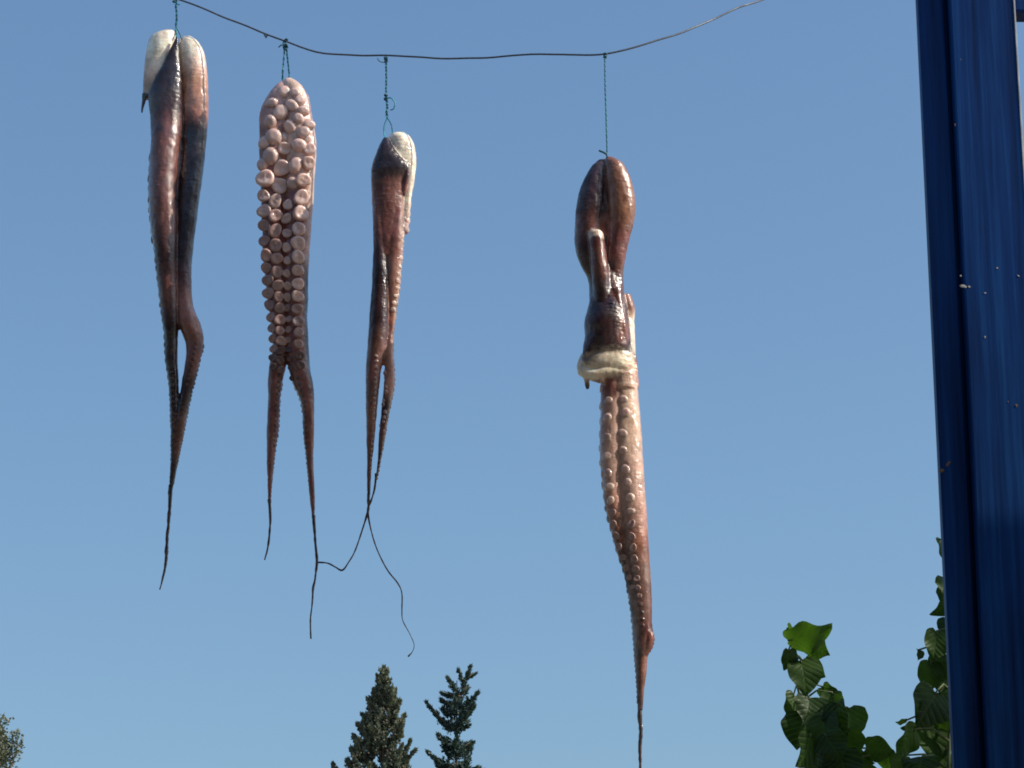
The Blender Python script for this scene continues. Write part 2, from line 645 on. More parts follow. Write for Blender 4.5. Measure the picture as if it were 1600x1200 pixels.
        cos = cos.reshape(-1, 3)
        nrs = nrs.reshape(-1, 3)
        disp = np.empty(nv)
        for vi in range(nv):
            co = Vector(cos[vi])
            wsum, c = 0.0, [0, 0, 0]
            jit = noise.noise_vector(co * 55) * 3 * s + noise.noise_vector(co * 190) * 2 * s
            for q, i, d in kd.find_n(co + jit, 9):
                w = 1 / (d + 1.2 * s)
                wsum += w
                for j in range(3):
                    c[j] += self.C[i][j] * w
            cols += [c[0] / wsum, c[1] / wsum, c[2] / wsum, 1.0]
            k = Vector((co.x, co.y, co.z * 0.55)) / s
            d = lump * noise.noise(k / 26 + off) + fine * noise.noise(k / 7 + off) + fine * 0.5 * noise.noise(k / 3.2 + off)
            d += 0.55 * noise.noise(Vector((co.x / s / 15, co.y / s / 15, co.z / s / 2.6)) + off) * max(0.0, 0.35 + noise.noise(k / 40 - off) * 1.6)
            disp[vi] = d * s
        me.vertices.foreach_set('co', (cos + nrs * disp[:, None]).ravel())
        if self.tips:
            V, F = joined(self.tips)
            bm = bmesh.new()
            bm.from_mesh(me)
            vs_ = [bm.verts.new(v) for v in V]
            for f in F:
                try:
                    bm.faces.new([vs_[i] for i in f])
                except ValueError:
                    pass
            bm.to_mesh(me)
            bm.free()
            cols += [*tipcol, 1.0] * len(V)
        at_ = me.color_attributes.new('pigment', 'FLOAT_COLOR', 'POINT')
        at_.data.foreach_set('color', cols)
        me.polygons.foreach_set('use_smooth', [True] * len(me.polygons))
        me.update()
        self.me = me
        self.bvh = BVHTree.FromPolygons([v.co.copy() for v in me.vertices], [tuple(p.vertices) for p in me.polygons])
        o = link(name, me, M_SKIN, parent)
        self.parent = o
        return o

    # ---- suckers
    def hit(self, px, py, mode='F'):
        if mode == 'F':
            org = EYE - self.origin
            d = (self.local(px, py) - org).normalized()
        else:
            sgn = 1 if mode == 'L' else -1
            best = (None, None)
            for dep in range(-26, 12, 2):
                h = self.bvh.ray_cast(self.local(px - sgn * 14, py, dep), Vector((sgn, 0, 0)), 40 * self.s)
                if h[0] is not None and (best[0] is None or h[0].x * sgn < best[0].x * sgn):
                    best = h[:2]
            return best
        return self.bvh.ray_cast(org, d)[:2]

    def sucker(self, px, py, r, mat='light', mode='F', sink=0.22, blend=0.3):
        co, nrm = self.hit(px, py, mode)
        if co is None:
            return None
        if mode == 'F':
            face = Vector((0, -1, 0))
            co = self.bvh.find_nearest(self.local(px, py, (co.y - self.local(px, py).y) / self.s))[0] or co
        else:
            face = Vector((-1 if mode == 'L' else 1, -0.45, 0))
            sink = 0.3
        nn = (nrm * (1 - blend) + face * blend).normalized()
        rot = nn.to_track_quat('Z', 'Y').to_matrix().to_4x4()
        rr = r * self.s
        sx, sy = rr * random.uniform(0.9, 1.1), rr * random.uniform(0.86, 1.06)
        tilt = Matrix.Rotation(random.uniform(-0.16, 0.16), 4, 'X') @ Matrix.Rotation(random.uniform(-0.16, 0.16), 4, 'Y') @ Matrix.Rotation(random.uniform(0, 6.28), 4, 'Z')
        return Matrix.Translation(co - nn * rr * sink) @ rot @ tilt @ Matrix.Diagonal((sx, sy, rr * random.uniform(0.8, 1.05), 1))


def sucker_mesh(seed, mat):
    rnd = random.Random(seed)
    prof = [(0.86, -0.7), (0.93, -0.1), (1.0, 0.18), (0.99, 0.36), (0.90, 0.49), (0.76, 0.53), (0.58, 0.505), (0.34, 0.46), (0.12, 0.45)]
    seg = 14
    V, F = [], []
    ph = [rnd.uniform(0, 6.28) for _ in range(3)]
    for i, (r, z) in enumerate(prof):
        for k in range(seg):
            q = 2 * math.pi * k / seg
            w = 1 + 0.07 * math.sin(2 * q + ph[0]) + 0.05 * math.sin(3 * q + ph[1])
            V.append((r * w * math.cos(q), r * w * math.sin(q), z + 0.06 * math.sin(2 * q + ph[2]) * (z > 0)))
    for i in range(len(prof) - 1):
        for k in range(seg):
            a, b = i * seg + k, i * seg + (k + 1) % seg
            F.append((a, b, b + seg, a + seg))
    F.append(tuple((len(prof) - 1) * seg + k for k in range(seg)))
    me = mesh_of('sucker', V, F)
    me.materials.append(mat)
    return me


def bump_mesh(mat):
    """low rounded sucker, mostly sunk in the flesh"""
    prof = [(1.15, -0.4), (1.05, 0.02), (0.9, 0.26), (0.68, 0.41), (0.4, 0.45), (0.15, 0.43)]
    seg = 12
    V, F = [], []
    for r, z in prof:
        for k in range(seg):
            q = 2 * math.pi * k / seg
            V.append((r * math.cos(q), r * math.sin(q) * 0.92, z))
    for i in range(len(prof) - 1):
        for k in range(seg):
            a, b = i * seg + k, i * seg + (k + 1) % seg
            F.append((a, b, b + seg, a + seg))
    F.append(tuple((len(prof) - 1) * seg + k for k in range(seg)))
    me = mesh_of('low_sucker', V, F)
    me.materials.append(mat)
    return me


SUCK = {'light': [sucker_mesh(i, M_SUCK) for i in range(4)], 'mid': [sucker_mesh(i + 20, M_SUCK_MID) for i in range(4)], 'dark': [sucker_mesh(i + 9, M_SUCK_DARK) for i in range(3)],
        'bump': [bump_mesh(M_SUCK)], 'darkbump': [bump_mesh(M_SUCK_DARK)]}
TINY = bump_mesh(M_SUCK_DARK)
TINY_V = [v.co.copy() for v in TINY.vertices]
TINY_F = [tuple(p.vertices) for p in TINY.polygons]


def add_suckers(body, rows):
    """rows: (px, py, r, material, mode)"""
    for (x, y, r, m, mode) in rows:
        mt = body.sucker(x, y, r, m, mode, 0.22 if 'bump' in m else 0.24)
        if mt is None:
            continue
        o = link('sucker', random.choice(SUCK[m]), None, body.parent)
        o.matrix_local = mt


def add_tiny(body, rows, mat=None):
    parts = []
    for (x, y, r, mode) in rows:
        mt = body.sucker(x, y, r, 'dark', mode, 0.25, 0.6)
        if mt is None:
            continue
        parts.append(([mt @ v for v in TINY_V], TINY_F))
    if parts:
        o = link('small_suckers', mesh_of('small_suckers', *joined(parts)), mat or M_SUCK_DARK, body.parent)
        tag(o, kind='stuff')


def edge_run(pts, step0, step1, r0, r1, mode, jit=0.12):
    """positions along a polyline of (px, py) with changing spacing"""
    a = smooth_path([(x, y, 0) for x, y in pts], 1.0)
    out, dist, nxt, L = [], 0.0, 0.0, len(a)
    for i in range(1, L):
        dist += np.linalg.norm(a[i] - a[i - 1])
        if dist >= nxt:
            f = i / L
            r = (r0 + (r1 - r0) * f) * random.uniform(1 - jit, 1 + jit)
            out.append((a[i][0], a[i][1], r, mode))
            nxt = dist + (step0 + (step1 - step0) * f) * random.uniform(0.9, 1.1)
    return out


# ---------- leftmost octopus: back skin, two arms, white cut edges
oct1 = empty('hanging_octopus', at(275, 52, YW(275)))
b = Body((275, 52), YW(275))
b.lobe([(48.5, 252, 272, 2, .6, WHITE), (52, 243, 276, 2, .7, WHITE), (62, 232, 276, 2, .75, WHITE), (90, 226, 272, 3, .75, WHITE), (120, 223.5, 268, 4, .7, PALE), (142, 223, 258, 4, .55, (0.5, .38, .3)), (155, 222, 250, 4, .4, BROWN)])
b.lobe([(58, 274, 279, -14, .9, DARK), (75, 266, 280, -16, .7, DARK), (100, 254, 282, -17, .6, DARK), (125, 240, 284, -16, .55, DARK), (145, 231, 285, -14, .6, DARK), (160, 231, 285, -12, .65, PURP), (185, 234, 285, -11, .7, PURP), (215, 235, 284, -11, .75, PURP)])
b.path([(227, 146, -8, 5, DARK), (225, 156, -8, 3.5, DARK), (222.5, 168, -8, 2.2, DARK), (221.5, 177, -8, 1.8, DARK)])
b.lobe([(170, 233, 284, -10, .75, PURP), (200, 236, 283, -12, .85, BROWN), (250, 233, 279, -14, .95, BROWN), (300, 231, 276, -14, 1, BROWN), (350, 234, 276, -13, 1, BROWN), (400, 241, 276, -12, 1, PURP),
        (450, 247, 277, -10, 1, BROWN), (500, 253, 279, -9, 1, PURP), (525, 256, 278, -8, 1, DARK), (560, 258, 278, -6, 1, DARK), (600, 263, 279, -5, 1, DARK), (650, 265.5, 280, -4, 1, PURP), (700, 267, 277, -2, 1, PURP), (750, 265, 271.5, -1, 1, DARK), (790, 262.5, 267.5, 0, 1, DARK)])
b.lobe([(57, 286, 299, 3, .6, WHITE), (61, 281, 305, 3, .7, WHITE), (68, 280, 312, 3, .7, WHITE), (82, 280, 320, 3, .75, WHITE), (105, 281, 324, 3, .8, PALE), (130, 283, 326, 3, .8, (0.55, .28, .17)), (165, 284, 326, 3, .8, (.48, .23, .15)), (185, 284, 326, 3, .8, RUST), (205, 284, 325, 3, .8, DARK), (240, 283, 321, 3, .8, DARK), (280, 280, 316, 2, .85, DARK), (330, 276, 309, 1, .85, DARK), (380, 274, 303.5, 0, .9, DARK),  # right arm's dark run: dark skin plus the neighbour's cast shadow, in the colour
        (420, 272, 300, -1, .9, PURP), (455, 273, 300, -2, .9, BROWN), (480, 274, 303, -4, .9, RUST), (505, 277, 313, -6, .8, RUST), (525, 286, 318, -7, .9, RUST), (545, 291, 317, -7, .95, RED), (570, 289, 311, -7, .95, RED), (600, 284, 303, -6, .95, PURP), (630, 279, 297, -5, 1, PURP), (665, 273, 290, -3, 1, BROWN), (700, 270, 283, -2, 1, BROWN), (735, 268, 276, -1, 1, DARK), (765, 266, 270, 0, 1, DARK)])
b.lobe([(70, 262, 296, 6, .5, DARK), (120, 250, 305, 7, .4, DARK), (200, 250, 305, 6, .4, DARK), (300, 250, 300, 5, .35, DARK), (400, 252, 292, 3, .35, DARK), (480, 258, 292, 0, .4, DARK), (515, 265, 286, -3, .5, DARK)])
b.tip([(266, 760, 0, 3.2), (264.5, 800, 0, 2.7), (261, 845, 0, 2.6), (260, 862, 0, 3.2), (258.5, 885, 0, 2.2), (254, 905, 0, 1.7), (249, 921, 0, 1.0)], 0.8)
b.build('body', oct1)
add_suckers(b, [(x, y, r, 'darkbump', m) for x, y, r, m in edge_run([(232, 245), (229, 300), (234, 350), (243, 420), (250, 480), (256, 540), (262, 610)], 17, 11, 9.0, 5.0, 'L')])
add_tiny(b, edge_run([(263, 615), (266, 700), (265, 760)], 8, 6, 4, 2.2, 'L') + edge_run([(312, 540), (303, 575), (292, 640), (284, 690), (276, 730)], 7, 5, 4.5, 2.5, 'R')
         + edge_run([(306, 535), (300, 565), (291, 605)], 8, 7, 4.0, 3.2, 'F') + edge_run([(268, 580), (270, 640), (272, 720)], 9, 7, 3.2, 2.2, 'F'))
tag(oct1, 'dark glossy octopus with two white-tipped lobes, leftmost on the wire', 'octopus', 'octopuses drying on the wire')

# ---------- second octopus: sucker side towards us
oct2 = empty('hanging_octopus', at(450, 124, YW(450)))
b = Body((450, 124), YW(450))
PK2 = (0.58, 0.35, 0.29)
b.lobe([(128, 437, 452, 4, .9, PK2), (138, 426, 456, 3, .9, PK2), (155, 414, 456, 2, .8, PK2), (180, 405, 452, 1, .75, (.40, .20, .16)), (215, 405, 450, 0, .75, (.36, .17, .135)), (260, 405, 448, 0, .75, (.32, .13, .105)), (300, 407, 447, 0, .75, RED), (350, 408, 447, 0, .75, PURP), (400, 411, 447, 0, .8, PURP),
        (450, 415, 448, 0, .8, PURP), (500, 422, 450, 0, .85, PURP), (540, 425, 449, 0, .9, DARK), (570, 421, 447, 0, .9, DARK), (600, 418, 441, 0, .95, PURP), (640, 417, 437, 0, .95, RED), (680, 417, 434, 0, 1, RED), (720, 417, 429, 0, 1, PURP), (760, 417.5, 426, 0, 1, PURP), (790, 418, 423, 0, 1, DARK)],
       under=(85, (0.24, 0.09, 0.075), 95), ystart=250)
b.lobe([(124, 444, 458, 0, .9, PALE), (133, 441, 472, 0, .9, PALE), (150, 441, 482, 0, .85, PALE), (175, 442, 488, 0, .8, PK2), (205, 443, 493, 0, .75, PALE), (250, 443, 494, 0, .75, PALE), (300, 443, 491, 0, .75, PALE), (350, 442, 487, 0, .8, PINK), (400, 442, 484, 0, .8, PINK),
        (440, 443, 482, 0, .8, DARK), (500, 445, 481, 0, .85, DARK), (540, 446, 482, 0, .9, DARK), (575, 450, 485, 0, .9, DARK), (600, 458, 490, 0, .9, DARK), (625, 468, 491, -1, .95, BROWN), (660, 473, 490, -1, 1, RUST), (700, 476, 490.5, 0, 1, RUST), (740, 480, 490.5, 0, 1, BROWN), (780, 484, 492, 0, 1, BROWN), (815, 487.5, 492.5, 0, 1, PURP)],
       under=(105, (0.25, 0.095, 0.08), 70), ystart=250)
b.tip([(421, 780, 0, 2.8), (422, 815, 0, 2.0), (419, 850, 0, 1.6), (413.5, 875, 0, 1.0)], 0.6)
b.tip([(490, 805, 0, 2.9), (492, 840, 0, 2.2), (495, 878, 0, 2.4), (492, 905, 0, 1.6), (489, 920, 0, 2.0), (488, 940, 0, 1.3), (485, 970, 0, 1.3), (486, 998, 0, 1.5)], 0.6)
sk = [(445, 142, 9), (461, 144, 8), (469, 155, 8), (455, 164, 9), (439, 174, 11), (452, 198, 10), (475, 206, 9), (484, 194, 8), (428, 212, 12), (445, 213, 7), (445, 232, 11), (467, 226, 10), (484, 233, 9), (481, 217, 6), (424, 160, 8), (475, 172, 8), (466, 184, 8),
      (422, 243, 12), (441, 262, 12), (461, 257, 11), (482, 254, 10), (421, 190, 9), (412, 222, 9), (409, 256, 9), (414, 279, 13), (437, 290, 12), (474, 281, 11), (456, 286, 9)]
edges2 = [(300, 406, 446, 444, 491), (350, 407, 446, 443, 486), (400, 410, 446, 443, 482), (450, 414, 447, 444, 480), (500, 421, 449, 446, 479), (540, 424, 449, 446, 479), (590, 424, 446, 452, 484)]


def edge2(y):
    for a_, b_ in zip(edges2, edges2[1:]):
        if y <= b_[0]:
            t_ = (y - a_[0]) / (b_[0] - a_[0])
            return [a_[q] + (b_[q] - a_[q]) * t_ for q in range(1, 5)]
    return edges2[-1][1:]


for col in range(4):
    y = (306, 314, 320, 309)[col]
    while y < 580:
        l0, l1, r0, r1 = edge2(y)
        f_ = (y - 300) / 280
        sp = 24.5 - 10.5 * f_
        x = (l0 + .13 * (l1 - l0), l0 + .60 * (l1 - l0), r0 + .12 * (r1 - r0), r0 + .58 * (r1 - r0))[col]
        sk.append((x + random.uniform(-1.2, 1.2), y, sp * (.44, .46, .33, .49)[col] * random.uniform(.93, 1.05)))
        y += sp * (1.0, 1.0, .95, 1.05)[col] * random.uniform(.94, 1.06)
b.pads([q for q in sk if q[1] < 290], PK2, .55, 1.22)
b.pads([q for q in sk if q[1] >= 300], (.36, .175, .15), .6, 1.12)
b.build('body', oct2, lump=1.8)
add_suckers(b, [(x, y, r * 1.12, ('dark' if y > 545 else 'mid') if (y > 335 and x < 438) or y > 470 else ('bump' if y < 225 or (y < 290 and i % 2) else 'light'), 'F') for i, (x, y, r) in enumerate(sk)])  # darker left and lower suckers: shade put into their flesh colour
add_tiny(b, edge_run([(444, 590), (438, 640), (434, 690), (428, 740)], 8, 6, 5, 2.6, 'R') + edge_run([(459, 596), (470, 640), (475, 700), (481, 760)], 9, 6, 5, 2.6, 'L')
         + edge_run([(436, 585), (431, 640), (428, 700)], 9, 7, 4, 2.6, 'F') + edge_run([(466, 590), (476, 630), (479, 700)], 9, 7, 4, 2.4, 'F'))
tag(oct2, 'pink octopus showing rows of round pale suckers, second from the left', 'octopus', 'octopuses drying on the wire')

# ---------- third octopus: slim, white fold at the top right
oct3 = empty('hanging_octopus', at(605, 212, YW(605)))
b = Body((605, 212), YW(605))
b.lobe([(209, 614, 634, 6, .9, WHITE), (216, 606, 643, 5, .9, WHITE), (232, 606, 649, 4, .8, WHITE), (255, 612, 651, 3, .75, WHITE), (280, 624, 649, 2, .8, WHITE), (310, 628, 643, 1, .9, WHITE), (340, 628, 640, 1, .9, PALE), (365, 624, 637, 1, .9, PINK)])
b.lobe([(215, 599, 608, -8, .9, DARK), (228, 592, 614, -11, .8, DARK), (245, 585, 627, -13, .6, DARK), (256, 581, 638, -15, .42, DARK), (266, 579.5, 637, -15, .42, DARK), (276, 580, 632, -14, .44, PURP), (290, 580, 628, -12, .48, BROWN), (320, 582, 627, -10, .5, BROWN), (360, 583, 625, -8, .48, RED), (400, 584, 622, -6, .45, RED)])
b.path([(637, 254, -14, 3.5, DARK), (636, 270, -15, 4, PURP), (633, 290, -13, 4, RED), (631, 305, -10, 3, RED)])
b.lobe([(262, 579, 602, -9, .9, PURP), (300, 580, 602, -9, .95, BROWN), (340, 582, 603, -8, 1, BROWN), (390, 583, 604, -7, 1, PURP), (430, 581, 606, -6, 1, DARK), (470, 579, 607, -5, 1, PURP), (510, 576, 607, -4, .95, PURP), (545, 573, 603, -3, .95, BROWN), (580, 571.5, 596, -2, 1, RED),
        (620, 571.5, 592, -1, 1, BROWN), (660, 572, 588, 0, 1, RUST), (700, 573, 584.5, 0, 1, BROWN), (740, 573, 580.5, 0, 1, BROWN), (775, 574, 578.5, 0, 1, PURP)])
b.lobe([(250, 604, 634, -6, .8, DARK), (280, 602, 633, -6, .8, RUST), (320, 602, 632, -5, .85, RED), (360, 602, 631, -5, .85, RED), (400, 602, 629, -4, .85, (.34, .15, .11)), (440, 603, 626, -3, .9, (.40, .2, .15)), (480, 604, 621, -1, .9, RUST), (520, 602, 615, 0, .95, RED), (550, 601, 615, 0, .95, PINK), (580, 600.5, 617, 0, .95, PINK),
        (605, 599, 616, 0, .95, PINK), (635, 596, 610, 0, 1, PURP), (680, 592, 602, 0, 1, BROWN), (720, 589, 596, 0, 1, PURP), (750, 586, 590, 0, 1, DARK)], under=(5, PALE, 45))
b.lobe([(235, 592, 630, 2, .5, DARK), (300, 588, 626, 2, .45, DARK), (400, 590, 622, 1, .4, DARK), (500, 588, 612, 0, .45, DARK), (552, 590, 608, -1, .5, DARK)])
b.tip([(588, 740, 0, 2.2), (585, 765, 0, 1.5), (579, 785, 0, 1.5), (575, 798, 0, 1.9), (579, 825, -1, 1.2), (589, 858, -1, 1.15), (605, 890, -2, 1.1), (622, 912, -2, 1.1), (628, 928, -2, 1.1), (628, 955, -2, 1.0), (629.5, 970, -2, 0.8), (640, 990, -2, 0.6), (647, 1007, -2, 0.6), (644.5, 1018, -2, 0.65), (637.5, 1026, -2, 1.4)])
b.tip([(576, 765, 0, 2.6), (575.5, 785, 0, 2.2), (575, 798, 0, 2.0), (567, 825, 4, 1.3), (555, 860, 9, 1.2), (545, 878, 13, 1.2), (535, 891, 17, 1.5), (524, 886, 21, 1.2), (512, 880, 26, 1.2), (495, 878.5, 31, 1.5)])
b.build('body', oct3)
add_suckers(b, [(x, y, r, 'bump', m) for x, y, r, m in edge_run([(641, 318), (637, 380), (631, 430), (623, 480)], 13, 10, 6.5, 4.8, 'R')])
add_suckers(b, [(x, y, r, 'bump', m) for x, y, r, m in edge_run([(633, 325), (629, 380), (622, 435), (613, 490)], 13, 10, 5.5, 4.0, 'F', .25)])
add_tiny(b, edge_run([(622, 486), (616, 540), (612, 600), (604, 660), (597, 710)], 8, 6, 4.2, 2.4, 'R') + edge_run([(596, 545), (595, 585), (590, 640), (586, 700), (580, 750)], 7, 6, 4.5, 2.6, 'R')
         + edge_run([(588, 555), (586, 600), (582, 680), (578, 740)], 8, 7, 3.5, 2.2, 'F'), M_SUCK_MID)
tag(oct3, 'slim reddish octopus with a white fold on top and trailing thread-like tips', 'octopus', 'octopuses drying on the wire')

# ---------- fourth octopus: sac on top, white collar, suckered arm below
oct4 = empty('hanging_octopus', at(945, 244, YW(945)))
b = Body((945, 244), YW(945))
SAC = (0.30, 0.135, 0.075)
b.lobe([(250, 934, 947, 2, .9, PURP), (262, 922, 948, 1, .85, PURP), (290, 908, 948, 0, .8, PURP), (325, 900, 946, 0, .8, PURP), (360, 897, 942, 0, .8, BROWN), (390, 899, 943, 0, .8, PURP), (415, 908, 946, 0, .85, PURP), (440, 919, 950, 0, .9, PURP), (480, 921, 955, 0, .9, DARK)])
b.lobe([(246, 946, 960, -4, .9, RUST), (256, 944, 974, -5, .9, SAC), (280, 945, 986, -6, .85, SAC), (310, 947, 992.5, -6, .85, SAC), (340, 949, 992.5, -6, .85, SAC), (370, 949, 986, -6, .85, RED), (400, 947, 978, -6, .9, RED), (430, 946, 974.5, -2, .95, BROWN), (460, 946, 976, -2, 1, BROWN), (490, 948, 978, -6, 1, BROWN)])
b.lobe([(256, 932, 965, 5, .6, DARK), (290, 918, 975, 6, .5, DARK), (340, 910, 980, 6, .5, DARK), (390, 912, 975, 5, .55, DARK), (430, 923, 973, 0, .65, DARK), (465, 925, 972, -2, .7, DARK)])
b.lobe([(318, 938, 946, -2, .8, RUST), (340, 933, 949, -3, .7, RUST), (365, 928, 947, -5, .7, RUST)])
b.path([(931, 364, -17, 7, WHITE), (930, 366, -18, 11, PALE), (932, 376, -19, 12.5, BROWN), (934, 395, -19, 13, BROWN), (937, 420, -18, 13.5, BROWN), (940, 450, -15, 14, PURP), (942, 480, -12, 15, PURP)])
b.path([(922, 368, -22, 4, WHITE), (928, 363.5, -25, 5, WHITE), (936, 364, -24, 5, WHITE), (941, 369, -21, 3.5, WHITE)])
b.lobe([(430, 924, 972, -2, .7, PURP), (460, 923, 976, -4, .7, PURP), (485, 917, 981, -6, .75, DARK), (505, 913, 983, -8, .75, PURP), (525, 914, 985, -9, .7, PURP), (540, 911, 985, -11, .6, PURP), (550, 911, 983, -12, .52, PURP), (557, 918, 968, -12, .45, RED)])
b.path([(962, 452, -14, 9, BROWN), (966, 480, -16, 9, BROWN), (970, 510, -18, 10, RUST), (972, 535, -17, 9, RED), (974, 552, -13, 5, PURP)])
b.path([(976, 462, 2, 10, RUST), (981, 480, 2, 11, RUST), (983, 495, 3, 9, PALE), (980, 515, 4, 10, WHITE)])
b.lobe([(490, 968, 990, 4, .9, PALE), (510, 964, 992, 4, .9, WHITE), (550, 960, 993, 3, .9, WHITE), (580, 950, 995, 1, .9, PALE), (610, 950, 997, 0, .9, PALE)])
b.lobe([(540, 940, 988, -4, .5, WHITE), (550, 912, 989, -7, .5, WHITE), (560, 904, 990, -8, .5, WHITE), (572, 900.5, 991, -8, .48, WHITE), (582, 903, 992, -5, .46, WHITE), (589, 910, 992, -2, .44, WHITE), (595, 926, 992, 1, .42, PALE), (600, 942, 992, 3, .4, PINK)])
b.lobe([(535, 914, 962, -15, .5, PURP), (550, 910, 950, -19, .42, PURP), (560, 913, 942, -20, .38, PURP), (568, 919, 935, -20, .35, PURP)])
b.path([(978, 535, -14, 6, PURP), (978, 550, -16, 5, PURP), (975, 561, -16, 3.5, RED), (970, 565, -17, 2.5, PALE)])
b.path([(908, 578, -12, 9, WHITE), (918, 584, -17, 9, WHITE), (932, 585, -20, 8, WHITE), (948, 581, -20, 8, WHITE), (962, 580, -18, 7, WHITE), (976, 584, -14, 7, PALE)])
b.path([(914, 584, -8, 6, PALE), (916.5, 595, -10, 4.4, PALE), (917.5, 602, -10, 4, PURP), (918, 608, -10, 2.2, PURP)])
b.path([(939, 586, -20, 6, WHITE), (941, 594, -19, 3.4, PALE), (942, 600, -17, 2.2, PINK)])
b.path([(961, 582, -19, 6, WHITE), (963, 588, -18, 3.6, PALE), (965, 593, -16, 2.2, PINK)])
b.path([(990, 556, -4, 4, RED), (994, 590, -5, 3.5, PINK), (997, 606, -5, 2.2, RED)])
LO = (0.64, 0.41, 0.335)
b.lobe([(575, 940, 978, -2, .9, PINK), (610, 939, 976, -3, .9, RED), (650, 938, 973, -4, .9, LO), (700, 937, 972, -5, .9, LO), (740, 939, 972, -5, .9, LO), (780, 944, 972, -5, .95, PINK), (820, 952, 976, -4, .95, RUST), (860, 963, 984, -3, .95, BROWN), (900, 975, 994, -2, .95, PURP), (940, 983, 1002, -1, .95, PURP), (980, 987.5, 1006, 0, .95, DARK), (1020, 990, 1006, 0, .95, DARK), (1060, 993, 1005, 0, 1, DARK), (1100, 995.5, 1003.5, 0, 1, DARK)])
b.lobe([(575, 952, 995, 2, .85, PALE), (610, 953, 997.5, 1, .85, PALE), (650, 954, 1000, 0, .85, PALE), (700, 956, 1004, 0, .85, PALE), (740, 959, 1006, 0, .85, LO), (780, 964, 1009, 0, .85, LO), (820, 968, 1011, 0, .85, PINK), (860, 974, 1014, 0, .85, RUST), (900, 980, 1016, 0, .85, (.2, .11, .085)), (940, 985, 1018, 0, .85, BROWN), (970, 988, 1018, 0, .85, BROWN), (990, 989, 1019, 0, .85, PURP), (1010, 990, 1016, 0, .9, BROWN), (1030, 992, 1011, 0, .95, RUST), (1060, 994, 1009, 0, 1, RUST), (1085, 996, 1006, 0, 1, BROWN), (1110, 997, 1004, 0, 1, PURP)],
       under=(150, LO, 50))
b.path([(1010, 985, -4, 6, RED), (1015, 995, -5, 7, RED), (1013, 1008, -5, 6.5, RED), (1008, 1022, -4, 5, RED)])
b.tip([(1000, 1095, 0, 4.4), (1000, 1120, 0, 3.6), (1001.5, 1145, 0, 3.4), (1000, 1170, 0, 2.6), (1000.5, 1200, 0, 2.3), (1001.5, 1240, 0, 1.6), (999, 1275, 0, 1.0)], 0.5)
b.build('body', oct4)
sk = [(974, 624, 9.5), (977, 645, 9.5), (973, 677, 10), (973, 704, 10), (977, 733, 10), (981, 754, 9.5), (984, 777, 9.5), (985, 799, 9), (986, 819, 8.5), (987, 838, 8), (989, 856, 7.5), (991, 873, 7), (993, 889, 6.5), (995, 904, 6), (997, 918, 5.5), (999, 931, 5),
      (951, 625, 8.5), (949, 652, 9), (948, 683, 9.5), (949, 712, 9.5), (950, 739, 9.5), (952, 760, 9), (954, 781, 9), (956, 801, 8.5), (958, 820, 8), (962, 837, 7.5), (967, 854, 7), (973, 871, 6.5), (978, 887, 6), (983, 902, 5.5), (988, 917, 5)]
add_suckers(b, [(x, y, r * 0.86, 'bump' if y < 800 else 'mid', 'F') for x, y, r in sk])
add_suckers(b, [(x, y, r, 'bump' if y < 790 else 'darkbump', m) for x, y, r, m in edge_run([(938, 606), (937, 650), (936, 700), (938, 740), (944, 785), (953, 825), (965, 868), (978, 915)], 24, 13, 9.5, 5, 'L', .06)])
add_tiny(b, edge_run([(980, 922), (988, 980), (991, 1030), (994, 1070), (996, 1100)], 9, 7, 4.5, 2.6, 'L') + edge_run([(1014, 985), (1016, 1004), (1012, 1020)], 6, 6, 4, 3, 'R') + edge_run([(1001, 943), (1003, 960), (1004, 980)], 11, 9, 4.5, 3.5, 'F'))
tag(oct4, 'octopus with a rounded brown sac, white collar and one long suckered arm, rightmost', 'octopus', 'octopuses drying on the wire')

# ------------------------------------------------------------------ strings
def twine(root, pts, r, turns, name='strand', mats=(M_STRING, M_STRING_DARK)):
    a = smooth_path([tuple(p) for p in pts], 0.0015)
    L = len(a)
    for s_ in range(2):
        P_ = []
        for i, p in enumerate(a):
            q = turns * 2 * math.pi * i / L + s_ * math.pi
            P_.append(Vector(p) + Vector((math.cos(q), math.sin(q), 0)) * r * 0.85)
        link(name, mesh_of('strand', *tube(P_, r, 6)), mats[s_], root)


def knot(root, c, r, seed):
    rnd = random.Random(seed)
    pts = []
    for i in range(26):
        q = i * 0.9
        pts.append(c + Vector((math.cos(q) * r * rnd.uniform(.5, 1), math.sin(q * 1.3) * r * rnd.uniform(.5, 1), r * 1.5 * math.sin(i * 0.41 + seed))))
    a = smooth_path([tuple(p) for p in pts], 0.0012)
    link('knot', mesh_of('knot', *tube(a, 0.00115, 6)), M_STRING_DARK, root)


def string_thing(px, py, label):
    YO = YW(px)
    o = empty('twine', at(px, py, YO))
    tag(o, label, 'twine', 'blue twines tied to the wire')
    return o, (lambda x, y, d=0.0: at(x, y, YO + d) - o.location)


s1, L1 = string_thing(275, -3, 'blue-green twine holding up the leftmost octopus')
twine(s1, [L1(274, -14), L1(274.5, 6), L1(276, 25), L1(275, 42), L1(275.5, 58, -0.008)], 0.0010, 6)
knot(s1, L1(273.5, -2), 0.0035, 1)
link('twine_end', mesh_of('t', *tube([L1(275, 4), L1(279, 8, -.003), L1(282, 5, -.004)], 0.0009, 6)), M_STRING, s1)
link('twine_end', mesh_of('t', *tube([L1(276, 45), L1(281, 53, -.003), L1(284, 62, -.004)], 0.0008, 6)), M_STRING_DARK, s1)

